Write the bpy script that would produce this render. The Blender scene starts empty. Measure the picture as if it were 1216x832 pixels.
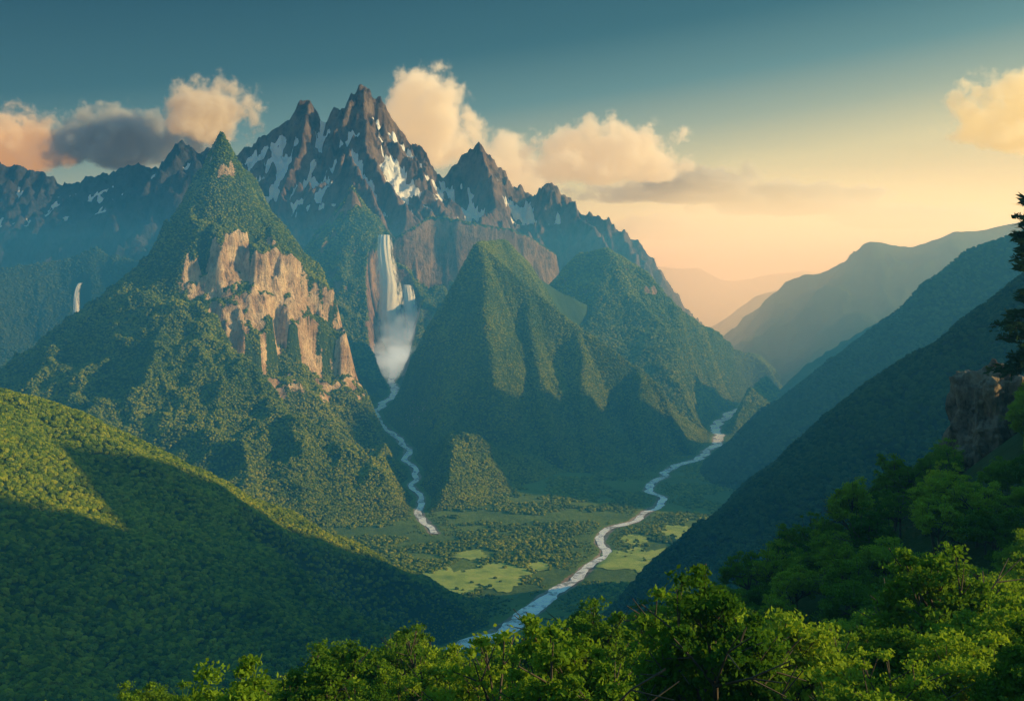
import bpy, math, random, numpy as np, bmesh, time
from mathutils import Vector, noise as mnoise
random.seed(7); rng=np.random.default_rng(7)
scene=bpy.context.scene; COL=scene.collection
F=1304.0; CZ=600.0
def P(u,v,D): return ((u-608)/F*D, D, CZ+(350-v)/F*D)
# ---------- noise
_perm=np.random.default_rng(3).permutation(256); _perm=np.concatenate([_perm,_perm,_perm])
_ga=np.random.default_rng(4).uniform(0,2*np.pi,256); _gx=np.cos(_ga); _gy=np.sin(_ga)
def perlin(x,y,seed=0):
    x=x+seed*37.7; y=y+seed*91.3
    xi=np.floor(x).astype(int); yi=np.floor(y).astype(int); xf=x-xi; yf=y-yi
    xi&=255; yi&=255
    u=xf*xf*xf*(xf*(xf*6-15)+10); v=yf*yf*yf*(yf*(yf*6-15)+10)
    def g(i,j,dx,dy):
        h=_perm[_perm[(xi+i)&255]+((yi+j)&255)]
        return _gx[h]*dx+_gy[h]*dy
    a=g(0,0,xf,yf); b=g(1,0,xf-1,yf); c=g(0,1,xf,yf-1); d=g(1,1,xf-1,yf-1)
    return 1.4*((a+(b-a)*u)*(1-v)+(c+(d-c)*u)*v)
def fbm(x,y,s,o=4,seed=0,p=0.5):
    r=0;a=1.0;t=0
    for i in range(o):
        r=r+a*perlin(x/s,y/s,seed+i*5); t+=a; a*=p; s*=0.5
    return r/t
def ridged(x,y,s,o=4,seed=0,p=0.5):
    r=0;a=1.0;t=0;w=1.0
    for i in range(o):
        n=1-2*np.abs(perlin(x/s,y/s,seed+i*5)); r=r+a*n*w; w=np.clip(n*.8+.5,0,1); t+=a; a*=p; s*=0.5
    return r/t
def sst(a,b,x):
    t=np.clip((x-a)/(b-a),0,1); return t*t*(3-2*t)
# ---------- rivers
RR=[(430,840,1560),(490,792,1700),(545,768,0),(600,750,0),(628,726,0),(655,706,0),(684,690,0),(690,680,0),(704,668,0),(718,655,0),(708,641,0),(720,628,0),(748,619,0),(778,604,0),(788,590,0),(774,575,0),(786,562,0),(812,553,0),(838,537,0),(856,522,0),(848,506,0),(862,494,0),(880,485,0),(905,470,0)]
def floorpt(u,v): D=CZ*F/(v-350); return ((u-608)/F*D,D)
RIV_R=[floorpt(u,v) for u,v,_ in RR]
WR=[40,40,38,36,32,27,24,21,18,17,17,17,18,19,20,21,23,26,29,33,38,40,46,46]
def gr_rise(x,y): return sst(450,-150,x)*(175*sst(2750,5400,y)+150*sst(5350,5850,y))
LL=[(519,633),(503,612),(499,596),(486,578),(498,562),(484,545),(472,522),(454,503),(443,487),(462,470),(468,456)]
RIV_L=[]
for u,v in LL:
    D=2500.0
    for _ in range(400):
        x=(u-608)/F*D; z=CZ+(350-v)/F*D
        if z<=gr_rise(np.array(x),np.array(D)): break
        D+=10
    RIV_L.append(((u-608)/F*D,D))
RIV_L+=[(-600,5560),(-612,5830)]
WL=[16,16,14,14,14,18,20,25,29,30,30,32,50]
def chaikin(p,n=2,wob=0,seed=0):
    p=[tuple(map(float,a)) for a in p]
    for _ in range(n):
        q=[p[0]]
        for a,b in zip(p[:-1],p[1:]):
            q.append(tuple(.8*s+.2*t for s,t in zip(a,b))); q.append(tuple(.2*s+.8*t for s,t in zip(a,b)))
        q.append(p[-1]); p=q
    p=np.array(p); seg=np.r_[0,np.cumsum(np.hypot(*np.diff(p[:,:2],axis=0).T))]; s=np.arange(0,seg[-1],28.)
    p=np.c_[np.interp(s,seg,p[:,0]),np.interp(s,seg,p[:,1]),np.interp(s,seg,p[:,2])]
    k=sst(0,1500,p[:,1]-1700)
    p[:,0]+=wob*k*(1.6*fbm(s,s*0,260,2,seed)+.9*fbm(s,s*0+9,110,2,seed+3))
    return p
RVR=chaikin([a+(w,) for a,w in zip(RIV_R,WR)],3,24,3); RVL=chaikin([a+(w,) for a,w in zip(RIV_L,WL)],3,24,8)
def river_dist(x,y):
    best=np.full(x.shape,1e9)
    for rv in (RVR,RVL):
        for a,b in zip(rv[:-1:3],np.r_[rv[3::3],rv[-1:]]):
            dx,dy=b[0]-a[0],b[1]-a[1]; L=dx*dx+dy*dy+1e-9
            t=np.clip(((x-a[0])*dx+(y-a[1])*dy)/L,0,1)
            d=np.hypot(x-a[0]-t*dx,y-a[1]-t*dy)-(a[2]+t*(b[2]-a[2]))*.5
            best=np.minimum(best,d)
    return best
def ground_base(x,y):
    far=sst(9000,16000,np.hypot(x,y))
    return gr_rise(x,y)+5*fbm(x,y,500,2,2)*(1-far)
def ground_h(x,y):
    rd=river_dist(x,y)
    return ground_base(x,y)-4.0*(1-sst(-8,14,rd))+8*sst(80,500,rd)*(fbm(x,y,260,3,9)+.3)*(1-sst(7000,9000,y))
# ---------- mesh helper
def obj_from(name,verts,faces,mat=None,smooth=False,link=True):
    me=bpy.data.meshes.new(name)
    verts=np.asarray(verts,dtype=np.float32); faces=np.asarray(faces,dtype=np.int32)
    n=faces.shape[1]
    me.vertices.add(len(verts)); me.vertices.foreach_set('co',verts.ravel())
    me.loops.add(faces.size); me.loops.foreach_set('vertex_index',faces.ravel())
    me.polygons.add(len(faces)); me.polygons.foreach_set('loop_start',np.arange(0,faces.size,n,dtype=np.int32))
    me.polygons.foreach_set('loop_total',np.full(len(faces),n,dtype=np.int32))
    me.update(calc_edges=True); me.validate()
    me.polygons.foreach_set('use_smooth',np.full(len(me.polygons),smooth))
    if mat: me.materials.append(mat)
    o=bpy.data.objects.new(name,me)
    if link: COL.objects.link(o)
    return o
def fattr(o,name,arr):
    a=o.data.attributes.new(name,'FLOAT','POINT'); a.data.foreach_set('value',np.asarray(arr,dtype=np.float32))
def tag(o,label,cat,kind=None,group=None):
    o["label"]=label; o["category"]=cat
    if kind: o["kind"]=kind
    if group: o["group"]=group
# ---------- node helper
class NT:
    def __init__(s,m):
        m.use_nodes=True; s.t=m.node_tree; s.t.nodes.clear(); s.n=s.t.nodes; s.l=s.t.links
    def new(s,ty): return s.n.new(ty)
    def link(s,a,b): s.l.new(a,b)
    def inp(s,n,i,v):
        if hasattr(v,'is_output') : s.l.new(v,n.inputs[i])
        else: n.inputs[i].default_value=v
    def math(s,op,a,b=0.0,c=0.0,clamp=False):
        n=s.n.new('ShaderNodeMath'); n.operation=op; n.use_clamp=clamp
        s.inp(n,0,a); s.inp(n,1,b); s.inp(n,2,c); return n.outputs[0]
    def mix(s,f,a,b,bt='MIX'):
        n=s.n.new('ShaderNodeMix'); n.data_type='RGBA'; n.blend_type=bt
        s.inp(n,0,f); s.inp(n,6,a if hasattr(a,'is_output') else tuple(a)+(1,)); s.inp(n,7,b if hasattr(b,'is_output') else tuple(b)+(1,)); return n.outputs[2]
    def noise(s,vec,scale,detail=4,rough=.55):
        n=s.n.new('ShaderNodeTexNoise'); s.l.new(vec,n.inputs['Vector']); n.inputs['Scale'].default_value=scale
        n.inputs['Detail'].default_value=detail; n.inputs['Roughness'].default_value=rough; return n.outputs[0]
    def ss(s,a,b,x):
        n=s.n.new('ShaderNodeMapRange'); n.interpolation_type='SMOOTHSTEP'; s.inp(n,0,x); n.inputs[1].default_value=a; n.inputs[2].default_value=b; return n.outputs[0]
    def ramp(s,f,pts):
        n=s.n.new('ShaderNodeValToRGB'); s.l.new(f,n.inputs[0]); e=n.color_ramp.elements
        while len(e)<len(pts): e.new(.5)
        for q,(p,c) in zip(e,pts): q.position=p; q.color=tuple(c)+(1,)
        return n.outputs[0]
def terrain_mat(name,rockA,rockB,grA,grB,rock_scale=1.0,bump=14,zs=.3):
    m=bpy.data.materials.new(name); t=NT(m)
    pos=t.new('ShaderNodeNewGeometry').outputs['Position']
    mp=t.new('ShaderNodeMapping'); t.link(pos,mp.inputs[0]); mp.inputs['Scale'].default_value=(1,1,zs)
    n1=t.noise(mp.outputs[0],.018*rock_scale,10,.68); n2=t.noise(pos,.006*rock_scale,6,.6); n3=t.noise(pos,.05,6,.6); n4=t.noise(pos,.0035,4)
    n5=t.noise(pos,.03*rock_scale,8,.7)
    rf=t.math('ADD',t.math('MULTIPLY',n1,.65),t.math('MULTIPLY',n5,.35))
    rock=t.ramp(rf,[(.38,[c*.25 for c in rockA]),(.455,rockA),(.54,rockB),(.64,[c*.45 for c in rockA])])
    rock=t.mix(t.ss(.4,.65,n2),rock,t.mix(1.0,rock,(.65,.58,.52),'MULTIPLY'))
    gr=t.mix(n3,grA,grB); gr=t.mix(t.ss(.4,.65,n4),gr,t.mix(1,gr,(.6,.7,.8),'MULTIPLY'))
    ar=t.new('ShaderNodeAttribute'); ar.attribute_name='rock'
    asn=t.new('ShaderNodeAttribute'); asn.attribute_name='snow'
    fr=t.ss(.42,.58,t.math('ADD',ar.outputs['Fac'],t.math('MULTIPLY',t.math('SUBTRACT',n5,.5),1.3)))
    fs=t.ss(.5,.56,t.math('ADD',asn.outputs['Fac'],t.math('MULTIPLY',t.math('SUBTRACT',n5,.5),.5)))
    col=t.mix(fr,gr,rock); col=t.mix(fs,col,(.78,.82,.87))
    b=t.new('ShaderNodeBsdfPrincipled'); t.link(col,b.inputs['Base Color']); b.inputs['Roughness'].default_value=.9
    b.inputs['Specular IOR Level'].default_value=.15
    bp=t.new('ShaderNodeBump'); bp.inputs['Distance'].default_value=bump; bp.inputs['Strength'].default_value=.9
    t.link(rf,bp.inputs['Height']); t.link(bp.outputs[0],b.inputs['Normal'])
    o=t.new('ShaderNodeOutputMaterial'); t.link(b.outputs[0],o.inputs[0]); return m
GA=(.02,.05,.012); GB=(.06,.11,.02)
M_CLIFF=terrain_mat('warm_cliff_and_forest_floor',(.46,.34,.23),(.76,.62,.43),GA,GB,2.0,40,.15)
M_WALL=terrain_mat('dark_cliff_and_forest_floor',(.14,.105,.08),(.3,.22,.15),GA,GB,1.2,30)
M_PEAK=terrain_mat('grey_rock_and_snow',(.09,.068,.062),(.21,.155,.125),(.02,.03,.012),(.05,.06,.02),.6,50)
M_PEAKD=terrain_mat('shade_toned_rock_and_snow',(.03,.036,.046),(.065,.066,.078),(.02,.03,.012),(.03,.045,.02),.6,50)  # same kind of rock, shade of the left range painted in as dark blue
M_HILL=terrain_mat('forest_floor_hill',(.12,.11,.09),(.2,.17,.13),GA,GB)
M_HILLD=terrain_mat('shade_toned_forest_floor',(.05,.05,.045),(.09,.08,.07),(.012,.03,.012),(.03,.055,.018))  # darker forest floor copy, shade painted into the colour
M_GROUND=terrain_mat('valley_floor_grass',(.25,.22,.16),(.38,.33,.26),(.055,.12,.016),(.2,.28,.035))
# ---------- heightfield
class HF: pass
def grid_mesh(name,xs,ys,func,mat,trim=True,rockf=None,snowf=None):
    X,Y=np.meshgrid(xs,ys); H=func(X,Y)
    gy,gx=np.gradient(H,ys,xs); nz=1/np.sqrt(1+gx*gx+gy*gy)
    ny,nx=H.shape; idx=np.arange(nx*ny).reshape(ny,nx)
    f=np.stack([idx[:-1,:-1],idx[:-1,1:],idx[1:,1:],idx[1:,:-1]],-1).reshape(-1,4)
    if trim:
        G=ground_base(X,Y); k=(H>G-12)
        kk=(k[:-1,:-1]|k[:-1,1:]|k[1:,1:]|k[1:,:-1]).ravel(); f=f[kk]
    used=np.zeros(nx*ny,bool); used[f.ravel()]=True; rm=np.cumsum(used)-1
    V=np.stack([X,Y,H],-1).reshape(-1,3)
    o=obj_from(name,V[used],rm[f],mat,True)
    rk=sst(.56,.36,nz) if rockf is None else rockf(X,Y,H,nz)
    sn=np.zeros_like(H) if snowf is None else snowf(X,Y,H,nz)
    fattr(o,'rock',rk.ravel()[used]); fattr(o,'snow',sn.ravel()[used])
    h=HF(); h.xs=xs;h.ys=ys;h.H=H;h.nz=nz;h.rk=rk;h.gx=gx;h.gy=gy;h.o=o; return h
def mountain(name,ridges,prof,mat,res=12,spur=(300,.75,2),amp=20,wl=200,warp=30,seed=1,margin=900,extra=None,rockf=None,snowf=None,rnd=25,ridgedamp=0,wmin=.35,rcap=None,fine=0):
    A,L,s=prof; rg=random.Random(seed); segs=[]
    def pf(d): return A*(1-math.exp(-d/L))+s*d
    def spurs(a,b,lv,ln):
        if lv<=0: return
        dx,dy=b[0]-a[0],b[1]-a[1]; Ls=math.hypot(dx,dy)
        n=max(1,int(Ls/(ln*.55)))
        for i in range(n):
            t=(i+rg.uniform(.2,.8))/n
            p=tuple(a[k]+(b[k]-a[k])*t for k in range(3))
            rel=p[2]-float(ground_base(np.array(p[0]),np.array(p[1])))
            lmax=rel*.6
            if lmax<70: continue
            for sd in ((-1,1) if lv>1 else (rg.choice((-1,1)),)):
                an=math.atan2(dy,dx)+sd*rg.uniform(.9,1.7); l=min(ln*rg.uniform(.6,1.3),lmax)
                q=p; pts=[p]; tot=0
                for kx in range(2):
                    an+=rg.uniform(-.3,.3); tot+=l/2
                    q=(q[0]+math.cos(an)*l/2,q[1]+math.sin(an)*l/2,p[2]-pf(tot)*spur[1]-5)
                    pts.append(q)
                for c,d in zip(pts[:-1],pts[1:]): segs.append((c,d))
                spurs(pts[0],pts[-1],lv-1,ln*.55)
    for r in ridges:
        for a,b in zip(r[:-1],r[1:]):
            segs.append((a,b)); spurs(a,b,spur[2],spur[0])
    allp=np.array([p for sg in segs for p in sg])
    x0,y0=allp[:,:2].min(0)-margin; x1,y1=allp[:,:2].max(0)+margin
    def func(X,Y):
        Xw=X+warp*fbm(X,Y,wl*2,3,seed+11); Yw=Y+warp*fbm(X,Y,wl*2,3,seed+23)
        H=np.full(X.shape,-1e4); DD=np.full(X.shape,1e4)
        for a,b in segs:
            dx,dy=b[0]-a[0],b[1]-a[1]; LL2=dx*dx+dy*dy+1e-6
            t=np.clip(((Xw-a[0])*dx+(Yw-a[1])*dy)/LL2,0,1)
            d=np.hypot(Xw-a[0]-t*dx,Yw-a[1]-t*dy)
            de=np.sqrt(d*d+rnd*rnd)-rnd
            h=a[2]+t*(b[2]-a[2])-(A*(1-np.exp(-de/L))+s*de)
            m=h>H; H=np.where(m,h,H); DD=np.where(m,d,DD)
        G=ground_base(X,Y)
        fd=sst(-20,130,H-G)
        w=(wmin+(1-wmin)*sst(0,150,DD))*fd
        N=amp*fbm(X,Y,wl,5,seed)
        if ridgedamp: N=N+ridgedamp*(ridged(X,Y,wl*1.3,6,seed+50,.55)-.25)
        H=H+w*N
        if fine: H=H+fd*fine*(ridged(X,Y,130,4,seed+71,.6)-.3)
        if extra is not None: H=extra(X,Y,H,DD)
        if rcap:
            rd=river_dist(X,Y)+12*fbm(X,Y,90,3,8); rd=np.maximum(0,rd-14); H=np.minimum(H,G-4+rd*rcap+.011*rd*rd)
        return H
    return grid_mesh(name,np.arange(x0,x1,res),np.arange(y0,y1,res),func,mat,True,rockf,snowf)
HFS={}
norock=lambda X,Y,H,nz:sst(.22,.12,nz)*.4
def spaced(a,b,c,d,r,n):
    l=b-np.geomspace(1,b-a+1,n)[::-1]+1
    rr=c+np.geomspace(1,d-c+1,n)-1
    return np.unique(np.concatenate([l[:-1],np.arange(b,c,r),rr]))
xs=spaced(-30000,-1200,2200,30000,9,40); ys=spaced(-6000,1400,6600,45000,9,40)
g=grid_mesh('ground',xs,ys,ground_h,M_GROUND,False,rockf=lambda X,Y,H,nz:.85*(1-sst(0,16,river_dist(X,Y))))
tag(g.o,'broad green forested valley floor between the mountains','ground','structure'); HFS['ground']=g
h=mountain('hill',[[P(-420,300,1200),P(-200,375,1380),P(0,462,1500),P(100,510,1580),P(200,556,1680),P(300,597,1790),P(400,642,1900),P(460,674,1980),P(520,706,2040),P(570,724,2080)]],
  (30,200,.64),M_HILL,res=9,spur=(300,.9,1),amp=34,wl=240,warp=50,seed=5,margin=1000,rnd=40,rcap=.6,rockf=norock,ridgedamp=26)
tag(h.o,'smooth green forested hillside catching low sunlight along its crest','hill','structure'); HFS['hillA']=h
PXL,PYL=P(268,160,4000)[:2]
def clf(X,Y):
    q=(X-PXL)*.75-(Y-PYL)*.66; lat=(X-PXL)*.66+(Y-PYL)*.75+90*fbm(X,Y,150,4,12)
    m=sst(-340,-170,lat)*sst(680,440,lat)
    e1=q-225+180*fbm(X,Y,230,5,77)-.28*lat; e2=q-345+190*fbm(X,Y,150,5,79)-.15*lat
    return q,m,e1,e2
def exL(X,Y,H,DD):
    q,m,e1,e2=clf(X,Y)
    d=(115*sst(0,28,e1)+115*sst(0,28,e2))*(1+.25*fbm(X,Y,200,2,31))
    near=sst(-20,40,e1)*sst(380,240,e1)
    return H-d*m*sst(1150,650,q)+m*near*32*ridged(X,Y,70,5,91,.66)
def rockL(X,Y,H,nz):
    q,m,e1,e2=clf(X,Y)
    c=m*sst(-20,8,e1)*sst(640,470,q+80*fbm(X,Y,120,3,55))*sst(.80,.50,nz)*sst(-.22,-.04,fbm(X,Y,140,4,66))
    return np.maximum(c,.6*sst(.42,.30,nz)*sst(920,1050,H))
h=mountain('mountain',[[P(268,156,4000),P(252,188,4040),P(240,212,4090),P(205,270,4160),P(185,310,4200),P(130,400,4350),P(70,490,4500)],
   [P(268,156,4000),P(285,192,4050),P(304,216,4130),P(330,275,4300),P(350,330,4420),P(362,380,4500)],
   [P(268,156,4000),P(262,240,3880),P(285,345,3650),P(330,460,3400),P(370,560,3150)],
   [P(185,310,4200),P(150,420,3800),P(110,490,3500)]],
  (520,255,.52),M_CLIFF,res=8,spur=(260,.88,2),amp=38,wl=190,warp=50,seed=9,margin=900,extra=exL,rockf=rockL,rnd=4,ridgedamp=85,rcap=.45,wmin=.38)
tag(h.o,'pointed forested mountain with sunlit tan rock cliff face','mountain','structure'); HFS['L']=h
h=mountain('mountain',[[P(565,290,4300),P(578,380,3980),P(592,455,3800)],
   [P(565,290,4300),P(605,325,4300),P(680,385,4300),P(760,436,4250),P(835,500,4200)],
   [P(565,290,4300),P(600,285,4800),P(640,330,5200),P(700,365,5400)],
   [P(680,385,4300),P(690,470,3950),P(700,550,3650)],[P(620,340,4300),P(640,440,3980),P(655,530,3650)],[P(760,436,4250),P(765,500,3950),P(770,550,3800)]],
  (450,240,.47),M_HILL,res=9,spur=(200,.95,2),amp=30,wl=240,warp=60,seed=15,margin=900,rnd=22,ridgedamp=42,rockf=norock,rcap=.45,wmin=.25)
tag(h.o,'conical green mountain covered in dense forest','mountain','structure'); HFS['C']=h
h=mountain('mountain',[[P(690,302,5700),P(718,296,5650),P(745,312,5700),P(780,345,5900),P(830,385,6200),P(880,415,6600),P(930,440,7000)],
    [P(718,296,5650),P(735,400,5300),P(760,470,5000)],[P(780,345,5900),P(810,430,5500),P(830,480,5300)]],
  (300,330,.55),M_WALL,res=12,spur=(350,.8,1),amp=30,wl=220,warp=50,seed=18,margin=900,rnd=40,ridgedamp=60,rockf=lambda X,Y,H,nz:sst(.6,.4,nz)*sst(520,640,H),rcap=.4)
tag(h.o,'hazy domed green mountain with bare rock near its top','mountain','structure'); HFS['C2']=h
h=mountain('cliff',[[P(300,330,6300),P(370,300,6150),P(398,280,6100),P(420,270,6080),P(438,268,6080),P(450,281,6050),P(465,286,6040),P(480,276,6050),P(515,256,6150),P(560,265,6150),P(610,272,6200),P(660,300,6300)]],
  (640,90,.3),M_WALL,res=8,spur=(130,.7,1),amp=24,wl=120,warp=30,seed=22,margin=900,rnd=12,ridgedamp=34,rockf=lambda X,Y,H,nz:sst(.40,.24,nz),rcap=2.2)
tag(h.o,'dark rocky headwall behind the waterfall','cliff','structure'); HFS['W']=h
h=mountain('mountain',[[P(420,222,6200),P(412,262,6080),P(400,310,5950)],[P(420,222,6200),P(438,258,6150)],[P(420,222,6200),P(385,268,6200),P(345,315,6250)]],
  (430,300,.5),M_WALL,res=9,spur=(200,.9,1),amp=30,wl=140,warp=40,seed=83,margin=800,rnd=12,ridgedamp=60,wmin=.45,rockf=lambda X,Y,H,nz:sst(.5,.38,nz)*.8,rcap=1.6)
tag(h.o,'steep dark green pointed peak rising beside the waterfall','mountain','structure'); HFS['M']=h
def boxblur(A,k):
    p=np.pad(A,k,mode='edge'); c=np.cumsum(np.cumsum(np.pad(p,((1,0),(1,0))),0),1); n=2*k+1
    return (c[n:,n:]-c[:-n,n:]-c[n:,:-n]+c[:-n,:-n])/(n*n)
def snowf(X,Y,H,nz):
    Hs=boxblur(H,2); gy,gx=np.gradient(Hs,11.); n2=1/np.sqrt(1+gx*gx+gy*gy)
    conc=boxblur(H,12)-Hs
    return sst(-4,18,conc+66*fbm(X,Y,600,3,88))*.98*sst(.35,.48,n2)*sst(980,1250,H)
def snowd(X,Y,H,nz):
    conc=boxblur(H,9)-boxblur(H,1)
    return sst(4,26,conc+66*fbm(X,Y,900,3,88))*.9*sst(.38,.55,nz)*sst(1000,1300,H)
def rockH(X,Y,H,nz): return np.clip(sst(.8,.6,nz)+sst(900,1200,H),0,1)
h=mountain('mountain',[[P(240,230,8300),P(290,182,8300),P(300,165,8300),P(312,162,8300),P(325,148,8300),P(345,152,8350),P(352,136,8350),P(368,122,8400),P(380,150,8400),P(388,152,8400),P(398,132,8400),P(412,128,8400),P(432,106,8400),P(446,124,8400),P(456,126,8400),P(462,142,8400),P(485,168,8400),P(497,172,8400),P(508,192,8400),P(520,215,8500),P(535,205,8500),P(550,188,8500),P(570,176,8500),P(592,203,8500),P(610,222,8500),P(628,243,8500),P(648,220,8300),P(672,236,8300),P(702,252,8300),P(745,285,8200),P(775,315,8200),P(795,360,8200)],
    [P(432,106,8400),P(440,190,7900),P(480,250,7300)],[P(368,122,8400),P(350,200,7900),P(330,260,7500)],[P(570,176,8500),P(590,250,7900),P(560,280,7300)],[P(672,236,8300),P(720,300,7600)],[P(412,185,7500),P(440,235,7200)],[P(412,128,8400),P(390,190,8000),P(400,230,7700)],[P(485,168,8400),P(505,220,8000)],[P(630,243,8500),P(640,300,7800)]],
  (470,260,.66),M_PEAK,res=11,spur=(480,.85,2),amp=60,wl=300,warp=80,seed=31,margin=1100,rnd=3,ridgedamp=190,snowf=snowf,rockf=rockH,wmin=.36,fine=85)
tag(h.o,'jagged grey rocky mountain peaks with patches of snow','mountain','structure')
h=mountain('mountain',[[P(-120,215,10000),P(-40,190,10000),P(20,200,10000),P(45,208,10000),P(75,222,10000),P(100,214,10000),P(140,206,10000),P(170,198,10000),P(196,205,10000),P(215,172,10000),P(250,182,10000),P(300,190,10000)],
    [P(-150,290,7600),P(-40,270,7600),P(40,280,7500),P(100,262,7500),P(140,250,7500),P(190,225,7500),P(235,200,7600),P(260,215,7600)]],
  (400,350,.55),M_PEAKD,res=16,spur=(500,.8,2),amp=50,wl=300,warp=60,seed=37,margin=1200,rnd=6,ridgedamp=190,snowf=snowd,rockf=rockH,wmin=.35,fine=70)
tag(h.o,'jagged mountain range in painted dark blue shade with thin snow streaks','mountain','structure')
h=mountain('hill',[[P(-200,380,5600),P(-60,335,5800),P(20,318,6100),P(70,312,6250),P(110,300,6300),P(150,312,6300),P(230,330,6300),P(330,330,6300)]],
  (450,250,.4),M_HILLD,res=12,spur=(300,.85,2),amp=30,wl=260,warp=60,seed=41,margin=1400,rnd=12,ridgedamp=90,rockf=lambda X,Y,H,nz:sst(.38,.25,nz),fine=30)
tag(h.o,'dark blue forested ridge with shade painted into its colour','hill','structure'); HFS['LB']=h
h=mountain('hill',[[(1150,650,720),(1165,820,900),(1150,930,830),(1180,1080,950),(1120,1230,800),(1130,1380,930),(1026,1500,830),P(1330,230,1500),P(1216,318,1550),P(1150,372,1600),P(1080,430,1680),P(1000,492,1800),P(930,550,1950),P(870,605,2100),P(800,660,2250),P(740,715,2350)]],  # leading out-of-frame points added to throw shadow on the near-left hill
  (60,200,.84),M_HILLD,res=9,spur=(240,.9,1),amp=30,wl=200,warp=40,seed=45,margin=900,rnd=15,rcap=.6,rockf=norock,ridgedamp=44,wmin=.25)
tag(h.o,'steep shaded blue-green ridge covered in forest, with an added unseen shadow-casting end','hill','structure'); HFS['R1']=h
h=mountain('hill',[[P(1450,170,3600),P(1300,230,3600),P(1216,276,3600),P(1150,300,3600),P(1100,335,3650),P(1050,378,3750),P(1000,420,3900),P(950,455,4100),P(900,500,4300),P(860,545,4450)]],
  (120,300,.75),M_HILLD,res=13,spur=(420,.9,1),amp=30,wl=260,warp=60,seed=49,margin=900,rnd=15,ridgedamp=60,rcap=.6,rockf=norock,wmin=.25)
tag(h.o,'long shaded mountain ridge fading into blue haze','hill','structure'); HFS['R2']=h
h=mountain('mountain',[[P(1500,200,7500),P(1330,250,7500),P(1210,263,7500),P(1130,276,7500),P(1080,292,7500),P(1030,289,7500),P(1000,312,7600),P(955,328,7700),P(910,365,7900),P(880,392,8000),P(840,430,8200)],[P(1060,376,5400),P(1020,395,5500),P(985,425,5600)]],
  (200,400,.6),M_HILL,res=22,spur=(800,.85,2),amp=40,wl=400,warp=80,seed=53,margin=1300,rnd=20,ridgedamp=120)
tag(h.o,'hazy golden mountain ridge behind light-emitting haze','mountain','structure')
h=mountain('mountain',[[P(850,385,9600),P(900,352,9600),P(950,338,9600),P(1010,325,9600),P(1080,318,9600)]],
  (200,400,.55),M_HILL,res=34,spur=(800,.85,1),amp=50,wl=500,warp=90,seed=95,margin=1300,rnd=20,ridgedamp=100)
tag(h.o,'pale layered mountain ridge in golden haze','mountain','structure')
h=mountain('mountain',[[P(700,310,13000),P(790,317,13000),P(830,320,13000),P(862,334,13000),P(900,330,13000),P(950,322,13000),P(1010,330,13000),P(1100,300,13500),P(1250,280,13500)]],
  (200,600,.4),M_HILL,res=45,spur=(1200,.8,1),amp=50,wl=600,warp=100,seed=57,margin=2000,rnd=20,ridgedamp=100)
tag(h.o,'faint distant mountain range dissolving in golden haze','mountain','structure')
# near hillside (thin-plate)
CP=np.array([(0,0,586),(60,0,597),(-60,0,575),(0,100,555),(47,100,560),(-45,100,548),(100,100,576),(-16,150,538),(54,150,550),(-60,150,530),(110,170,573),
(-35,220,508),(-63,200,508),(-100,200,496),(-2,250,494),(35,300,484),(74,330,496),(111,320,522),(125,300,544),(117,250,570),(150,300,574),(200,300,586),
(0,330,430),(60,400,430),(-60,300,430),(120,400,465),(200,420,530),(-130,280,425),(150,500,400),(0,700,180),(200,800,230),(-200,600,150),(0,1100,-60),(400,1100,-60),(-400,900,-60),(400,300,595),(400,0,595),(-300,0,450),(-300,300,250),(0,-200,610),(-300,-200,500),(400,-200,610),(500,600,420)],float)
def tps_fit(c):
    n=len(c); r=np.hypot(c[:,None,0]-c[None,:,0],c[:,None,1]-c[None,:,1])/100
    K=np.where(r>0,r*r*np.log(r+1e-9),0)+np.eye(n)*.02
    Pm=np.c_[np.ones(n),c[:,:2]/100]; A=np.block([[K,Pm],[Pm.T,np.zeros((3,3))]])
    return np.linalg.solve(A,np.r_[c[:,2],0,0,0])
W_=tps_fit(CP)
def near_h(X,Y):
    H=W_[-3]+W_[-2]*X/100+W_[-1]*Y/100
    for w,c in zip(W_[:-3],CP):
        r=np.hypot(X-c[0],Y-c[1])/100; H=H+w*r*r*np.log(r+1e-9)
    return H+3*fbm(X,Y,60,4,70)
n=grid_mesh('hillside',np.arange(-450,650,5.),np.arange(-220,1150,5.),near_h,M_HILL,True)
tag(n.o,'steep near slope covered with leafy undergrowth and trees','hillside','structure'); HFS['N']=n
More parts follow.
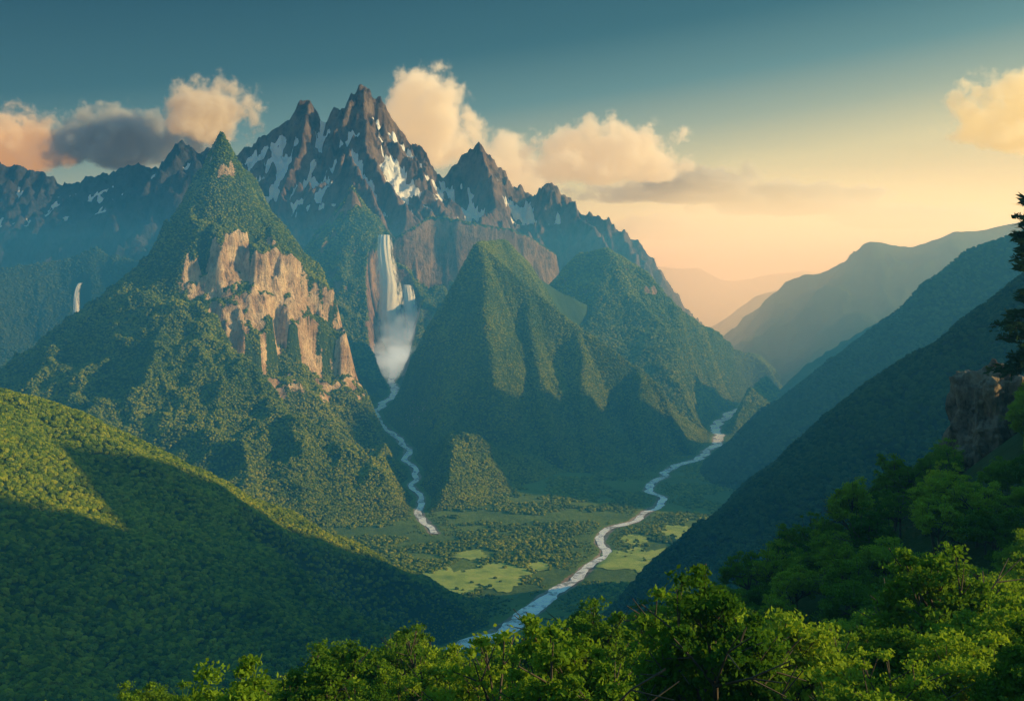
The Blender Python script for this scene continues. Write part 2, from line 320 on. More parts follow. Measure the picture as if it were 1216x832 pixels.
# ---------- rivers mesh
m=bpy.data.materials.new('rushing_river_water'); t=NT(m)
pos=t.new('ShaderNodeNewGeometry').outputs['Position']
n1=t.noise(pos,.07,7,.75); n2=t.noise(pos,.015,3)
c=t.mix(t.ss(.41,.52,t.math('ADD',t.math('MULTIPLY',n1,.65),t.math('MULTIPLY',n2,.35))),(.22,.24,.25),(.93,.97,1))
b=t.new('ShaderNodeBsdfPrincipled'); t.link(c,b.inputs['Base Color']); b.inputs['Roughness'].default_value=.5; b.inputs['Specular IOR Level'].default_value=.15
bp=t.new('ShaderNodeBump'); bp.inputs['Distance'].default_value=2; t.link(n1,bp.inputs['Height']); t.link(bp.outputs[0],b.inputs['Normal'])
o=t.new('ShaderNodeOutputMaterial'); t.link(b.outputs[0],o.inputs[0]); M_RIV=m
def ribbon(name,rv,label):
    seg=np.r_[0,np.cumsum(np.hypot(*np.diff(rv[:,:2],axis=0).T))]; ss_=np.arange(0,seg[-1],10.)
    rv=np.c_[np.interp(ss_,seg,rv[:,0]),np.interp(ss_,seg,rv[:,1]),np.interp(ss_,seg,rv[:,2])]
    p=rv[:,:2]; tg=np.gradient(p,axis=0); tg/=np.linalg.norm(tg,axis=1)[:,None]+1e-9; nn=np.c_[-tg[:,1],tg[:,0]]
    cols=[]
    for k in np.linspace(-.55,.55,5):
        w=rv[:,2]*(1+1.1*fbm(rv[:,0],rv[:,1]+k*80,60,4,4))
        q=p+nn*(k*w)[:,None]; z=ground_base(p[:,0],p[:,1])-1.2
        cols.append(np.c_[q,z])
    V=np.stack(cols,1); n_,k_=V.shape[:2]; idx=np.arange(n_*k_).reshape(n_,k_)
    f=np.stack([idx[:-1,:-1],idx[:-1,1:],idx[1:,1:],idx[1:,:-1]],-1).reshape(-1,4)
    o=obj_from(name,V.reshape(-1,3),f,M_RIV,True); tag(o,label,'river','structure')
ribbon('river',RVR,'wide white rapid river winding along the valley floor')
ribbon('river',RVL,'narrow white river tumbling down from the waterfall')
# meadows
m=bpy.data.materials.new('meadow_grass'); t=NT(m); pos=t.new('ShaderNodeNewGeometry').outputs['Position']
c=t.ramp(t.noise(pos,.02,6,.6),[(.3,(.14,.24,.02)),(.5,(.32,.42,.05)),(.7,(.46,.50,.09))])
b=t.new('ShaderNodeBsdfPrincipled'); t.link(c,b.inputs['Base Color']); b.inputs['Roughness'].default_value=.9
o=t.new('ShaderNodeOutputMaterial'); t.link(b.outputs[0],o.inputs[0]); M_MEAD=m
MEAD=[]
def meadow(u,v,ru,rv_):
    cx,cy=floorpt(u,v); rx=ru/F*cy; y1=floorpt(u,v-rv_)[1]; y0=floorpt(u,v+rv_)[1]; ry=(y1-y0)/2; cy=(y0+y1)/2
    n_=10;k_=96
    th=np.linspace(0,2*np.pi,k_,endpoint=False)
    rad=1+.45*perlin(np.cos(th)*1.6+u,np.sin(th)*1.6+v,3)+.25*perlin(np.cos(th)*6+u,np.sin(th)*6,5)
    X=[cx];Y=[cy]
    for i in range(1,n_+1):
        X+=list(cx+rx*rad*np.cos(th)*i/n_); Y+=list(cy+ry*rad*np.sin(th)*i/n_)
    X=np.array(X);Y=np.array(Y); Z=ground_h(X,Y)+1.2
    f3=np.array([(0,1+i,1+(i+1)%k_) for i in range(k_)]); f4=[]
    for r in range(n_-1):
        a=1+r*k_; b_=a+k_
        for i in range(k_):
            j=(i+1)%k_; f4+= [(a+i,b_+i,b_+j),(a+i,b_+j,a+j)]
    o=obj_from('meadow',np.c_[X,Y,Z],np.r_[f3,np.array(f4)],M_MEAD,True)
    tag(o,'bright sunlit grass clearing beside the river','meadow','structure')
    MEAD.append((cx,cy,rx*.9,ry*.9))
for a in [(592,684,36,15),(530,694,42,17),(764,666,42,17),(812,632,28,9),(476,684,26,8),(640,672,14,5),(752,640,16,5),(560,660,22,5)]: meadow(*a)
# ---------- foliage materials
def leaf_mat(name,c0,c1,c2,trans=.3,sc=.01):
    m=bpy.data.materials.new(name); t=NT(m)
    oi=t.new('ShaderNodeObjectInfo').outputs['Random']
    pos=t.new('ShaderNodeNewGeometry').outputs['Position']
    f=t.math('ADD',t.math('MULTIPLY',oi,.42),t.math('MULTIPLY',t.noise(pos,sc,4),.68))
    f=t.math('ADD',f,t.math('MULTIPLY',t.math('SUBTRACT',t.noise(pos,1.2,2),.5),.3))
    c=t.ramp(f,[(.28,c0),(.55,c1),(.82,c2)])
    d=t.new('ShaderNodeBsdfDiffuse'); t.link(c,d.inputs[0])
    tr=t.new('ShaderNodeBsdfTranslucent'); t.link(t.mix(1,c,(1.3,1.2,.5),'MULTIPLY'),tr.inputs[0])
    mx=t.new('ShaderNodeMixShader'); mx.inputs[0].default_value=trans; t.link(d.outputs[0],mx.inputs[1]); t.link(tr.outputs[0],mx.inputs[2])
    o=t.new('ShaderNodeOutputMaterial'); t.link(mx.outputs[0],o.inputs[0]); return m
M_FAR=leaf_mat('forest_canopy',(.035,.085,.01),(.14,.205,.012),(.33,.35,.02),.12,.004)
M_FARD=leaf_mat('shade_toned_forest_canopy',(.02,.055,.016),(.05,.09,.024),(.085,.13,.03),.1,.004)  # darker canopy copy: shade put into the leaf colour
M_LEAF=leaf_mat('broad_leaf_foliage',(.05,.14,.015),(.17,.30,.025),(.34,.46,.04),.4,.03)
M_PINE=leaf_mat('conifer_foliage',(.012,.03,.01),(.02,.05,.014),(.035,.07,.02),.15,.03)
m=bpy.data.materials.new('bark'); t=NT(m); pos=t.new('ShaderNodeNewGeometry').outputs['Position']
c=t.mix(t.noise(pos,3,4),(.04,.03,.02),(.13,.1,.07)); b=t.new('ShaderNodeBsdfPrincipled'); t.link(c,b.inputs['Base Color']); b.inputs['Roughness'].default_value=.9
o=t.new('ShaderNodeOutputMaterial'); t.link(b.outputs[0],o.inputs[0]); M_BARK=m
protoF=bpy.data.collections.new('forest_prototypes'); protoD=bpy.data.collections.new('shade_toned_forest_prototypes')
for i in range(4):
    bm=bmesh.new(); bmesh.ops.create_icosphere(bm,subdivisions=3,radius=1)
    for v in bm.verts:
        nn=mnoise.noise(v.co*1.5+Vector((i*9,0,0)))*.35+mnoise.noise(v.co*4+Vector((i*9,0,3)))*.3+random.uniform(-.10,.10)
        v.co*=1+nn
        if i==3:
            k=(v.co.z+1.2)/2.4; v.co.x*=.62*(1.15-k); v.co.y*=.62*(1.15-k); v.co.z=k*1.0-.05
        else:
            v.co.x*=.46+.04*i; v.co.y*=.46+.04*i; v.co.z=v.co.z*.38+.38
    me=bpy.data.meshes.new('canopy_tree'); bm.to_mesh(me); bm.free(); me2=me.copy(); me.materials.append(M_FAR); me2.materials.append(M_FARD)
    protoF.objects.link(bpy.data.objects.new('canopy_tree_%d'%i,me)); protoD.objects.link(bpy.data.objects.new('shade_toned_canopy_tree_%d'%i,me2))
def forest_group(coll):
    ng=bpy.data.node_groups.new('forest_scatter','GeometryNodeTree')
    ng.interface.new_socket('Geometry',in_out='INPUT',socket_type='NodeSocketGeometry'); ng.interface.new_socket('Geometry',in_out='OUTPUT',socket_type='NodeSocketGeometry')
    N=ng.nodes; L=ng.links; gi=N.new('NodeGroupInput'); go=N.new('NodeGroupOutput'); ip=N.new('GeometryNodeInstanceOnPoints')
    ci=N.new('GeometryNodeCollectionInfo'); ci.inputs[0].default_value=coll; ci.inputs[1].default_value=True; ci.inputs[2].default_value=True
    def na(nm,ty):
        a=N.new('GeometryNodeInputNamedAttribute'); a.data_type=ty; a.inputs[0].default_value=nm
        return [s for s in a.outputs if s.enabled and s.name=='Attribute'][0]
    L.new(gi.outputs[0],ip.inputs['Points']); L.new(ci.outputs[0],ip.inputs['Instance']); ip.inputs['Pick Instance'].default_value=True
    L.new(na('idx','INT'),ip.inputs['Instance Index'])
    cx=N.new('ShaderNodeCombineXYZ'); L.new(na('rot','FLOAT'),cx.inputs[2]); L.new(cx.outputs[0],ip.inputs['Rotation'])
    L.new(na('sc','FLOAT'),ip.inputs['Scale']); L.new(ip.outputs[0],go.inputs[0]); return ng
NGF=forest_group(protoF); NGD=forest_group(protoD)
def bil(h,A,x,y):
    xs,ys=h.xs,h.ys; i=np.clip(np.searchsorted(xs,x)-1,0,len(xs)-2); j=np.clip(np.searchsorted(ys,y)-1,0,len(ys)-2)
    u=(x-xs[i])/(xs[i+1]-xs[i]); v=(y-ys[j])/(ys[j+1]-ys[j])
    return (A[j,i]*(1-u)+A[j,i+1]*u)*(1-v)+(A[j+1,i]*(1-u)+A[j+1,i+1]*u)*v
def scatter(key,area,size,label,box=None,rkmax=.45,wedge=.5,excl=None,cull=True,dmax=1e9,shrink=False,ng=None):
    h=HFS[key]; x0,x1,y0,y1=(h.xs[0],h.xs[-1],h.ys[0],h.ys[-1]) if box is None else box
    y1=min(y1,dmax); N=int((x1-x0)*(y1-y0)/area)
    x=rng.uniform(x0,x1,N); y=rng.uniform(y0,y1,N)
    k=(np.abs(x)<wedge*y+60); x,y=x[k],y[k]
    z=bil(h,h.H,x,y); rk=bil(h,h.rk,x,y); gx=bil(h,h.gx,x,y); gy=bil(h,h.gy,x,y)
    k=(rk<rkmax+.35*fbm(x,y,60,2,6))
    if key!='ground': k&=z>ground_base(x,y)+1
    if cull:
        d=(-gx*(0-x)-gy*(0-y)+(CZ+100-z))/np.hypot(x,y); k&=d>-.08
    if excl is not None: k&=~excl(x,y)
    x,y,z=x[k],y[k],z[k]
    s=size*(rng.uniform(.75,1.15,len(x)))*(1+.25*fbm(x,y,90,2,60))
    if shrink or excl is not None: s=s*(.4+.6*sst(8,100,river_dist(x,y)))
    me=bpy.data.meshes.new('forest'); me.vertices.add(len(x))
    me.vertices.foreach_set('co',np.c_[x,y,z-s*.12].astype(np.float32).ravel())
    o=bpy.data.objects.new('forest',me); COL.objects.link(o)
    fattr(o,'sc',s); fattr(o,'rot',rng.uniform(0,6.28,len(x)))
    a=me.attributes.new('idx','INT','POINT'); a.data.foreach_set('value',rng.choice([0,1,2,3],len(x),p=[.32,.32,.31,.05]).astype(np.int32))
    md=o.modifiers.new('scatter','NODES'); md.node_group=ng or NGF
    tag(o,label,'forest','stuff'); return o
nr=lambda x,y:river_dist(x,y)<14
scatter('hillA',16,7.2,'dense green broadleaf forest blanketing a gentle hillside',dmax=2300,excl=nr)
scatter('L',19,7,'dense dark green forest clinging to the pointed mountain',dmax=4700,excl=nr)
scatter('C',19,7,'dense green forest blanketing the conical mountain',dmax=5000,excl=nr)
scatter('C2',45,10,'hazy forest on the domed mountain',dmax=7000,excl=nr)
scatter('W',70,11,'patches of forest on the rocky headwall',dmax=6200,excl=nr)
scatter('M',50,10,'dark forest on the pointed peak',dmax=6300,excl=nr)
scatter('R1',20,7.8,'dense shade-toned forest on the steep ridge',excl=nr,dmax=2500,ng=NGD)
scatter('R2',50,10.5,'dense shade-toned forest on the far ridge',dmax=4800,excl=nr,ng=NGD)
FX0=(84-608)/F; FX1=(108-608)/F
scatter('LB',70,12,'shade-toned dark forest on the ridge',dmax=6400,excl=lambda x,y:(x/y>FX0)&(x/y<FX1)&(y>5300)&(y<6200),ng=NGD)
scatter('ground',130,15,'shade-toned dark woodland on the side valley',box=(-3400,-900,3600,6200),cull=False,ng=NGD)
def ex(x,y):
    e=river_dist(x,y)<15
    for cx,cy,rx,ry in MEAD: e|=(((x-cx)/rx)**2+((y-cy+12)/(ry+12))**2<1.0)&(rng.uniform(0,1,x.shape)>.06)
    e|=fbm(x,y,150,4,33)>.08
    return e
scatter('ground',75,8.5,'mixed woodland spread over the valley floor',box=(-900,1900,1500,5900),excl=ex,cull=False,shrink=True)
# ---------- near trees
def tube(V,Fc,a,b,ra,rb,n=6):
    a=np.array(a);b=np.array(b);d=b-a;L=np.linalg.norm(d);d=d/(L+1e-9)
    u=np.cross(d,[0,0,1.] if abs(d[2])<.9 else [1.,0,0]); u/=np.linalg.norm(u); w=np.cross(d,u)
    i0=len(V)
    for p,r in((a,ra),(b,rb)):
        for k in range(n):
            an=2*math.pi*k/n; V.append(p+r*(math.cos(an)*u+math.sin(an)*w))
    for k in range(n): Fc.append((i0+k,i0+(k+1)%n,i0+n+(k+1)%n,i0+n+k))
def make_broad(seed,H=14,W=5,nleaf=9000,cl=.8,zc=.6,hz=.4):
    r=np.random.default_rng(seed); V=[];Fc=[]; tips=[]
    p=np.array([0,0,-1.]); h0=H*.3
    q=np.array([r.normal()*.3,r.normal()*.3,h0]); tube(V,Fc,p,q,H*.022,H*.016,8)
    def grow(p,d,L,rad,lv):
        q=p+d*L; tube(V,Fc,p,q,rad,rad*.6,6 if lv>1 else 4)
        if lv==0: tips.append(q); return
        if lv<=1: tips.append(q)
        for k in range(4 if lv>1 else 3):
            nd=d+r.normal(size=3)*.62+np.array([0,0,.15]); nd/=np.linalg.norm(nd)
            grow(q,nd,L*r.uniform(.6,.95),rad*.55,lv-1)
    for k in range(7):
        an=k*.9+r.uniform(-.3,.3); d=np.array([math.cos(an)*.75,math.sin(an)*.75,r.uniform(.3,1.1)]); d/=np.linalg.norm(d)
        grow(q+np.array([0,0,k*.3]),d,H*r.uniform(.16,.24),H*.011,2)
    grow(q,np.array([0,0,1.]),H*.26,H*.013,2)
    tips=np.array(tips); c=np.array([0,0,H*zc])
    e=np.sqrt((((tips-c)/np.array([W,W,H*hz]))**2).sum(1))
    tips=c+(tips-c)*np.minimum(1,r.uniform(.82,1.14,len(tips))/np.maximum(e,1e-3))[:,None]
    per=nleaf//len(tips); n=per*len(tips)
    C=np.repeat(tips,per,0); off=r.normal(size=(n,3)); off/=np.linalg.norm(off,axis=1)[:,None]; off*=(r.uniform(0,1,n)**.9*1.15)[:,None]
    size=np.repeat(r.uniform(.5,1.3,len(tips)),per)*cl
    C=C+off*size[:,None]*np.array([1.25,1.25,.6])
    s=.12*r.uniform(.6,1.6,n)
    a=r.normal(size=(n,3)); a/=np.linalg.norm(a,axis=1)[:,None]; bb=np.cross(a,off+r.normal(size=(n,3))*.8); bb/=np.linalg.norm(bb,axis=1)[:,None]+1e-9
    a=a*s[:,None]*1.3; bb=bb*s[:,None]*.8
    LV=np.stack([C-a,C-bb,C+a,C+bb],1).reshape(-1,3); LF=np.arange(n*4).reshape(n,4)
    return V,Fc,LV,LF
def make_pine(seed,H=18,W=3.2,lay=22):
    r=np.random.default_rng(seed); V=[];Fc=[]; tube(V,Fc,(0,0,-1),(0,0,H*.5),H*.014,H*.009,8); tube(V,Fc,(0,0,H*.5),(0,0,H),H*.009,H*.002,8)
    C=[];A=[];B=[]
    for i in range(lay*3):
        k=r.uniform(0,1); z=H*(.22+.78*k); R=(W*(1-k)**.7+.3)*r.uniform(.35,1.2)
        an=r.uniform(0,6.28); d=np.array([math.cos(an),math.sin(an),-.25+.5*k+r.normal()*.12]); L=R
        tube(V,Fc,(0,0,z),np.array([0,0,z])+d*L,.05,.02,4)
        m=max(6,int(L*16))
        for t_ in np.linspace(.2,1,m):
            side=np.cross(d,[0,0,1])
            for sg in(-1,1):
                l=(.6*(1.2-t_)+.2)*r.uniform(.5,1.4)
                C.append(np.array([0,0,z])+d*L*t_+side*sg*l*.5+np.array([0,0,r.normal()*.15])); A.append((side*sg+d*.6+r.normal(size=3)*.5)*l*.5); B.append((d*.5+np.array([0,0,.4])*r.normal()+r.normal(size=3)*.3)*.16)
    C=np.array(C);A=np.array(A);B=np.array(B); n=len(C)
    return V,Fc,np.stack([C-A,C-B,C+A,C+B],1).reshape(-1,3),np.arange(n*4).reshape(n,4)
PROT=[]
specs=[('b',1,13,5.0,24000,.9),('b',2,11.5,5.2,24000,.95),('b',3,17,3.8,23000,.85,.58,.44),('b',4,15,4.2,8000,.75),('b',11,15,4.4,15000,.75,.6,.42),('p',5,19,3.0)]
protoN=bpy.data.collections.new('near_tree_prototypes')
for i,s in enumerate(specs):
    V,Fc,LV,LF=make_broad(*s[1:]) if s[0]=='b' else make_pine(*s[1:])
    mt=M_LEAF if s[0]=='b' else M_PINE
    tk=obj_from('trunk',V,Fc,M_BARK,True,link=False); cr=obj_from('crown',LV,LF,mt,False,link=False)
    PROT.append((tk,cr))
    V=np.array(V); both=obj_from('near_canopy_tree_%d'%i,np.r_[V,LV],np.r_[np.array(Fc),LF+len(V)],mt,False,link=False)
    protoN.objects.link(both)
NGN=forest_group(protoN)
pts=[]; r2=random.Random(21); cand=[]
for _ in range(9000):
    x=r2.uniform(-140,210); y=r2.uniform(62,400)
    if abs(x)>.50*y+14: continue
    u=608+x/y*F
    if 1130<u<1205 and 205<y<288: continue
    cand.append((x,y))
cand.sort(key=lambda a:a[1]); cell={}
for x,y in cand:
    mind=6.5
    ok=True; ci,cj=int(x//8),int(y//8)
    for a in(-1,0,1):
        for b_ in(-1,0,1):
            for q in cell.get((ci+a,cj+b_),[]):
                if (q[0]-x)**2+(q[1]-y)**2<mind*mind: ok=False
    if ok: cell.setdefault((ci,cj),[]).append((x,y)); pts.append((x,y))
xy=np.array(pts); zz=near_h(xy[:,0],xy[:,1])
def inframe(x,y,z): return abs(x)<.466*y and z+11>CZ-.365*y
lst=[(x,y,z) for (x,y),z in zip(pts,zz)]
vis=[a for a in lst if inframe(*a)]; off=[a for a in lst if not inframe(*a)]
vis.sort(key=lambda a:a[1])
NEAR=vis[:290]; REST=vis[290:]+off
labels={0:'leafy green broadleaf tree on the steep slope',1:'wide leafy green tree on the steep slope',2:'tall leafy green tree on the steep slope',3:'thin sparse-leaved tree on the steep slope',4:'open-crowned green tree with layered branches on the slope',5:'dark conifer tree on the steep slope'}
def place(i,x,y,z,s,rot,label=None):
    e=bpy.data.objects.new('pine_tree' if i==5 else 'tree',None); e.empty_display_size=.5
    e.location=(x,y,z); e.rotation_euler=(0,0,rot); e.scale=(s,s,s*r2.uniform(.92,1.12)); COL.objects.link(e)
    tag(e,label or labels[i],'tree',None,'trees on the near slope')
    for src in PROT[i]:
        c=src.copy(); c.name=src.name.split('.')[0]; c.parent=e; COL.objects.link(c)
for x,y,z in NEAR:
    i=r2.choices([0,1,2,3,4],[3,2.5,2.5,1.3,2.5])[0]
    place(i,x,y,z-.3,r2.choice([r2.uniform(.45,.75),r2.uniform(.75,1.1)]),r2.uniform(0,6.28))
if REST:
    me=bpy.data.meshes.new('forest'); me.vertices.add(len(REST)); A=np.array(REST)
    me.vertices.foreach_set('co',A[:,:3].astype(np.float32).ravel()); o=bpy.data.objects.new('forest',me); COL.objects.link(o)
    fattr(o,'sc',rng.uniform(.45,1.0,len(REST))); fattr(o,'rot',rng.uniform(0,6.28,len(REST)))
    a=me.attributes.new('idx','INT','POINT'); a.data.foreach_set('value',rng.choice([0,1,2,3,4],len(REST),p=[.25,.2,.23,.1,.22]).astype(np.int32))
    md=o.modifiers.new('scatter','NODES'); md.node_group=NGN; tag(o,'dense woodland along the edge of the near slope','forest','stuff')
px,py=117.2,250; place(5,px,py,float(near_h(np.array(px),np.array(py))),2.7,1.0,'very tall dark pine tree rising above the slope')
# rock outcrop on the near slope
bm=bmesh.new(); bmesh.ops.create_cube(bm,size=2); bmesh.ops.subdivide_edges(bm,edges=bm.edges[:],cuts=50,use_grid_fill=True)
for v in bm.verts:
    c=v.co.copy(); c=c.lerp(c.normalized()*1.2,.5)
    q=Vector((c.x*9,c.y*8,c.z*16)); nn=mnoise.ridged_multi_fractal(Vector((q.x*.13,q.y*.13,q.z*.05)),1,2,6,1,2)*2.8+mnoise.noise(q*.2)*2.6+mnoise.noise(q*.9)*.7
    v.co=q+c.normalized()*(nn-1.8)
me=bpy.data.meshes.new('rock_outcrop'); bm.to_mesh(me); bm.free(); me.materials.append(terrain_mat('grey_outcrop_rock',(.16,.12,.09),(.34,.26,.19),GA,GB,8,1.6))
o=bpy.data.objects.new('rock_outcrop',me); o.location=(128,290,562); COL.objects.link(o); fattr(o,'rock',[1.0]*len(me.vertices))
tag(o,'craggy grey-brown rock face jutting from the wooded slope','rock','structure')
# ---------- waterfalls
m=bpy.data.materials.new('falling_water'); t=NT(m)
tc=t.new('ShaderNodeAttribute'); tc.attribute_name='across'; td=t.new('ShaderNodeAttribute'); td.attribute_name='down'
cx=t.new('ShaderNodeCombineXYZ'); t.link(tc.outputs['Fac'],cx.inputs[0]); t.link(t.math('MULTIPLY',td.outputs['Fac'],.3),cx.inputs[1])
nA=t.noise(cx.outputs[0],10,7,.72)
edge=t.math('SUBTRACT',1,t.math('ABSOLUTE',t.math('MULTIPLY',t.math('SUBTRACT',tc.outputs['Fac'],.5),2)))
al=t.ss(.05,.75,t.math('ADD',t.math('MULTIPLY',edge,1.25),t.math('MULTIPLY',t.math('SUBTRACT',nA,.46),2.6)))
c=t.mix(t.ss(.35,.6,nA),(.72,.85,1),(.86,.95,1))
b=t.new('ShaderNodeBsdfDiffuse'); t.link(c,b.inputs[0]); tr=t.new('ShaderNodeBsdfTranslucent'); t.link(c,tr.inputs[0])
mx=t.new('ShaderNodeMixShader'); mx.inputs[0].default_value=.2; t.link(b.outputs[0],mx.inputs[1]); t.link(tr.outputs[0],mx.inputs[2])
tp=t.new('ShaderNodeBsdfTransparent'); m2=t.new('ShaderNodeMixShader'); t.link(al,m2.inputs[0]); t.link(tp.outputs[0],m2.inputs[1]); t.link(mx.outputs[0],m2.inputs[2])
o=t.new('ShaderNodeOutputMaterial'); t.link(m2.outputs[0],o.inputs[0]); M_WF=m
def hit(key,u,v,d0,d1):
    h=HFS[key]; D=np.arange(d0,d1,6.); x=(u-608)/F*D; z=CZ+(350-v)/F*D
    H=bil(h,h.H,x,D); k=np.argmax(H>=z); return D[k] if (H>=z).any() else d1
def waterfall(top,bot,w0,w1,label,seed=0,pw=1.0,lean=40):
    nk,nw=80,24; V=[];ac=[];dn=[]
    for i in range(nk+1):
        k=i/nk
        for j in range(nw+1):
            a=j/nw; w=w0+(w1-w0)*k**pw
            x=top[0]+(bot[0]-top[0])*k+(a-.5)*w+ w*.10*mnoise.noise(Vector((a*3,k*4,seed)))
            y=top[1]+(bot[1]-top[1])*k**.6-w*.3*math.sin(a*math.pi)-6*mnoise.noise(Vector((a*9,k*3,seed+5)))-lean*math.sin(min(1,k*4)*1.57)
            V.append((x,y,top[2]+(bot[2]-top[2])*k)); ac.append(a); dn.append(k*3+seed)
    idx=np.arange((nk+1)*(nw+1)).reshape(nk+1,nw+1)
    f=np.stack([idx[:-1,:-1],idx[:-1,1:],idx[1:,1:],idx[1:,:-1]],-1).reshape(-1,4)
    o=obj_from('waterfall',V,f,M_WF,True); fattr(o,'across',ac); fattr(o,'down',dn); tag(o,label,'waterfall','structure')
dt=hit('W',458,290,5500,6100); db=max(hit('W',471,405,5500,6100)-40,5700)
waterfall(P(457,279,dt-6),P(471,424,db-30),78,250,'tall white waterfall plunging off the rocky headwall',1,1.2)
d2=max(hit('W',484,345,5500,6100),db)
waterfall(P(484,338,d2-8),P(499,424,db-50),60,145,'smaller white waterfall beside the main fall',2)
d4=hit('LB',96,340,4600,6400); d5=hit('LB',95,397,4600,6400)
waterfall(P(96,336,d4-25),P(95,402,min(d5,d4)-60),26,62,'slender distant white waterfall on a dark slope',3,1.0,20)
# ---------- volumes
def vol_mat(name,dens,color,g,em=None):
    m=bpy.data.materials.new(name); t=NT(m); s=t.new('ShaderNodeVolumeScatter'); s.inputs['Color'].default_value=tuple(color)+(1,); s.inputs['Density'].default_value=dens; s.inputs['Anisotropy'].default_value=g
    out=s.outputs[0]
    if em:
        e=t.new('ShaderNodeEmission'); e.inputs[0].default_value=tuple(em)+(1,); e.inputs[1].default_value=dens  # emission stands in for light scattered repeatedly inside the volume
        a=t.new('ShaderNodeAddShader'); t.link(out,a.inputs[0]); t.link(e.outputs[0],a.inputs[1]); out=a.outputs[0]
    o=t.new('ShaderNodeOutputMaterial'); t.link(out,o.inputs['Volume']); return m
def box(name,x0,x1,y0,y1,z0,z1,mat,label):
    V=[(x,y,z) for x in(x0,x1) for y in(y0,y1) for z in(z0,z1)]
    Fc=[(0,1,3,2),(4,6,7,5),(0,4,5,1),(2,3,7,6),(0,2,6,4),(1,5,7,3)]
    o=obj_from(name,V,Fc,mat); tag(o,label,'haze','stuff')
box('haze',-9000,12000,-800,20000,-150,1000,vol_mat('glowing_valley_haze',.00014,(.14,.56,1),.5,(.0,.042,.078)),'thin golden and blue haze filling the valley air')  # teal emission adds skylight glow to the haze
MH=vol_mat('glowing_distant_haze',.00009,(1,.9,.66),.5,(.72,.52,.22))  # warm emission adds a glow in place of scattered sunlight
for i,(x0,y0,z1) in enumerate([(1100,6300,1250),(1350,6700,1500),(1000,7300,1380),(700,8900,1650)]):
    box('haze',x0,14000+100*i,y0,20500+100*i,-140-i,z1,MH,'thick golden haze with added glow over the distant ranges')
def cloud(u,v,D,ru,rv,dens,em,label,seed,ns=2.6,rag=2.3,flat=.35):
    me=bpy.data.meshes.new('cloud'); bm=bmesh.new(); bmesh.ops.create_icosphere(bm,subdivisions=3,radius=1.0); bm.to_mesh(me); bm.free()
    o=bpy.data.objects.new('cloud',me); o.location=P(u,v,D); sx=ru/F*D*1.35; sz=rv/F*D*1.45; sy=(sx+sz)*.5; o.scale=(sx,sy,sz); COL.objects.link(o)
    m=bpy.data.materials.new('glowing_cloud_vapour'); t=NT(m)
    tc=t.new('ShaderNodeTexCoord').outputs['Object']
    le=t.new('ShaderNodeVectorMath'); le.operation='LENGTH'; t.link(tc,le.inputs[0])
    sp=t.new('ShaderNodeSeparateXYZ'); t.link(tc,sp.inputs[0])
    mp=t.new('ShaderNodeMapping'); t.link(tc,mp.inputs[0]); mp.inputs['Scale'].default_value=(min(sx/sz,2.6),sy/sz,1); mp.inputs['Location'].default_value=(seed*7.3,seed*3.1,0)
    nz=t.noise(mp.outputs[0],ns*.5,8,.64)
    f=t.math('ADD',t.math('SUBTRACT',.62,le.outputs['Value']),t.math('MULTIPLY',t.math('SUBTRACT',nz,.5),rag))
    bot=t.math('MULTIPLY',t.ss(-flat,-flat-.4,sp.outputs[2]),1.2); f=t.math('SUBTRACT',f,bot)
    lim=t.ss(1.0,.85,le.outputs['Value'])
    dn=t.math('MULTIPLY',t.math('MULTIPLY',t.ss(0,.26,f),dens),lim)
    s=t.new('ShaderNodeVolumeScatter'); t.link(dn,s.inputs['Density']); s.inputs['Color'].default_value=(1,1,1,1); s.inputs['Anisotropy'].default_value=.0
    e=t.new('ShaderNodeEmission'); e.inputs[0].default_value=tuple(em)+(1,); t.link(dn,e.inputs[1])  # cloud emits its own tint in place of multiply scattered sunlight
    a=t.new('ShaderNodeAddShader'); t.link(s.outputs[0],a.inputs[0]); t.link(e.outputs[0],a.inputs[1])
    oo=t.new('ShaderNodeOutputMaterial'); t.link(a.outputs[0],oo.inputs['Volume']); m.cycles.volume_step_rate=.35
    me.materials.append(m); tag(o,label,'cloud','stuff'); return o
W1=(.42,.30,.15); G1=(.02,.015,.015)  # glow tints emitted by the clouds
cloud(250,142,14000,64,52,.008,(.24,.15,.06),'large billowing cloud with peach sunlit top and grey underside',1,3.2,2.4)
cloud(140,170,14500,110,46,.007,G1,'broad grey-brown cloud behind the mountain ridge',2,3.2)
cloud(10,178,14200,80,46,.007,(.34,.17,.04),'billowing cloud with orange glow behind dark ridge',3,3.2)
cloud(505,155,14000,60,70,.009,W1,'bright cream cumulus cloud rising behind the jagged peaks',4,3.6,2.45)
cloud(600,205,15500,75,44,.003,W1,'soft golden cloud lingering behind the peaks',5)
cloud(715,188,14000,98,46,.006,W1,'puffy golden cloud with ragged edges',6,3.6,2.45)
cloud(810,226,15500,130,30,.005,(.14,.10,.06),'long soft grey and gold cloud bank',7,3.0,2.3,.2)
cloud(945,243,15600,130,26,.005,(.16,.12,.06),'long soft grey and gold cloud bank',18,3.0,2.3,.2)
cloud(1205,140,13000,74,62,.006,(.5,.34,.1),'glowing golden cloud high in the sky',9,3.6,2.5)
cloud(1085,262,16000,120,20,.005,(.2,.15,.08),'thin low streak of golden cloud',12,2.6,2.2,.2)
cloud(770,276,16500,110,20,.003,(.2,.16,.09),'thin low streak of golden cloud',13,2.6,2.2,.2)
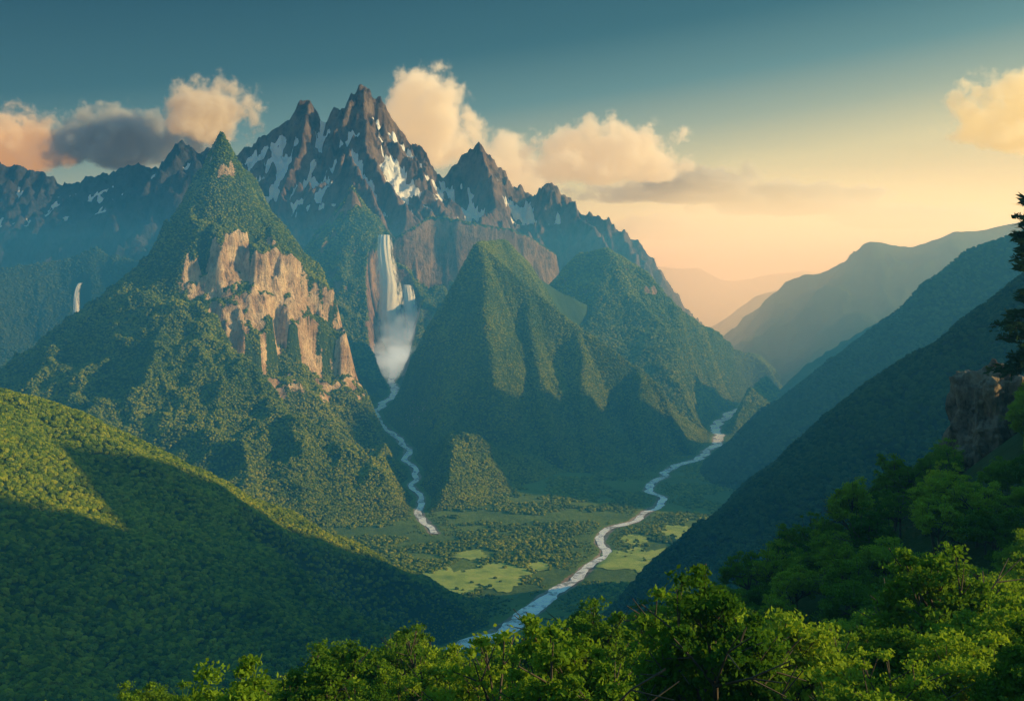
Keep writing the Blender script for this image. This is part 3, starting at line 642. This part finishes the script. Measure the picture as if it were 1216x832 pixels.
def mistpuff(u,v,D,r,seed,dens=.02,sx=1.5,sz=.85):
    me=bpy.data.meshes.new('mist'); bm=bmesh.new(); bmesh.ops.create_icosphere(bm,subdivisions=3,radius=1.0); bm.to_mesh(me); bm.free()
    o=bpy.data.objects.new('mist',me); o.location=P(u,v,D); rr=r/F*D; o.scale=(rr*sx,rr*.8,rr*sz); COL.objects.link(o)
    m=bpy.data.materials.new('spray'); t=NT(m); tc=t.new('ShaderNodeTexCoord').outputs['Object']
    le=t.new('ShaderNodeVectorMath'); le.operation='LENGTH'; t.link(tc,le.inputs[0])
    f=t.math('ADD',t.math('SUBTRACT',.7,le.outputs['Value']),t.math('MULTIPLY',t.math('SUBTRACT',t.noise(tc,2.2+seed,6),.5),1.4))
    dn=t.math('MULTIPLY',t.math('MULTIPLY',t.ss(0,.8,f),dens),t.ss(1.0,.7,le.outputs['Value']))
    s=t.new('ShaderNodeVolumeScatter'); t.link(dn,s.inputs['Density']); s.inputs['Color'].default_value=(1,1,1,1)
    e=t.new('ShaderNodeEmission'); e.inputs[0].default_value=(.46,.56,.58,1); t.link(dn,e.inputs[1])  # added emission brightens the spray where it lies in shade
    a=t.new('ShaderNodeAddShader'); t.link(s.outputs[0],a.inputs[0]); t.link(e.outputs[0],a.inputs[1])
    oo=t.new('ShaderNodeOutputMaterial'); t.link(a.outputs[0],oo.inputs['Volume']); m.cycles.volume_step_rate=.4
    me.materials.append(m); tag(o,'billowing white spray with added glow at the foot of the waterfall','mist','stuff')
mistpuff(474,426,5400,50,1,.016,1.6,.8)
mistpuff(486,406,5620,54,2,.006,1.3,1.1)
# ---------- light
EL,AZ=17,92
w=bpy.data.worlds.new('World'); scene.world=w; t=NT(w)
sk=t.new('ShaderNodeTexSky'); sk.sky_type='NISHITA'; sk.sun_disc=False; sk.sun_elevation=math.radians(EL); sk.sun_rotation=math.radians(AZ); sk.dust_density=2.0
dirv=t.new('ShaderNodeTexCoord').outputs['Generated']
sp=t.new('ShaderNodeSeparateXYZ'); t.link(dirv,sp.inputs[0])
q=t.math('SUBTRACT',sp.outputs[2],t.math('MULTIPLY',sp.outputs[0],.13))
q=t.math('ADD',q,.2)
r=t.ramp(q,[(.1,(1,.70,.27)),(.2,(1,.79,.35)),(.25,(1,.80,.40)),(.29,(.80,.72,.40)),(.33,(.38,.45,.34)),(.37,(.13,.26,.27)),(.42,(.036,.125,.16)),(.52,(.005,.05,.08)),(.7,(.07,.25,.42)),(1,(.07,.25,.42))])
sc=t.mix(1,sk.outputs[0],(.09,.09,.09),'MULTIPLY')
col=t.mix(.9,sc,r)
bg=t.new('ShaderNodeBackground'); t.link(col,bg.inputs[0]); bg.inputs[1].default_value=1.0
o=t.new('ShaderNodeOutputWorld'); t.link(bg.outputs[0],o.inputs[0])
sd=bpy.data.lights.new('sun','SUN'); sd.energy=5; sd.angle=math.radians(.8); sd.color=(1,.84,.42)
so=bpy.data.objects.new('sun',sd); COL.objects.link(so)
d=Vector((math.sin(math.radians(AZ))*math.cos(math.radians(EL)),math.cos(math.radians(AZ))*math.cos(math.radians(EL)),math.sin(math.radians(EL))))
so.rotation_euler=d.to_track_quat('Z','Y').to_euler(); so.location=(500,0,1500)
# ---------- camera
cd=bpy.data.cameras.new('camera'); cd.sensor_width=36; cd.lens=36*F/1216; cd.shift_y=-(66)/1216; cd.clip_end=80000; cd.clip_start=1
co=bpy.data.objects.new('camera',cd); co.location=(0,0,CZ); co.rotation_euler=(math.radians(90),0,0); COL.objects.link(co); scene.camera=co
scene.view_settings.view_transform='Standard'; scene.view_settings.look='None'; scene.view_settings.exposure=0; scene.view_settings.gamma=1
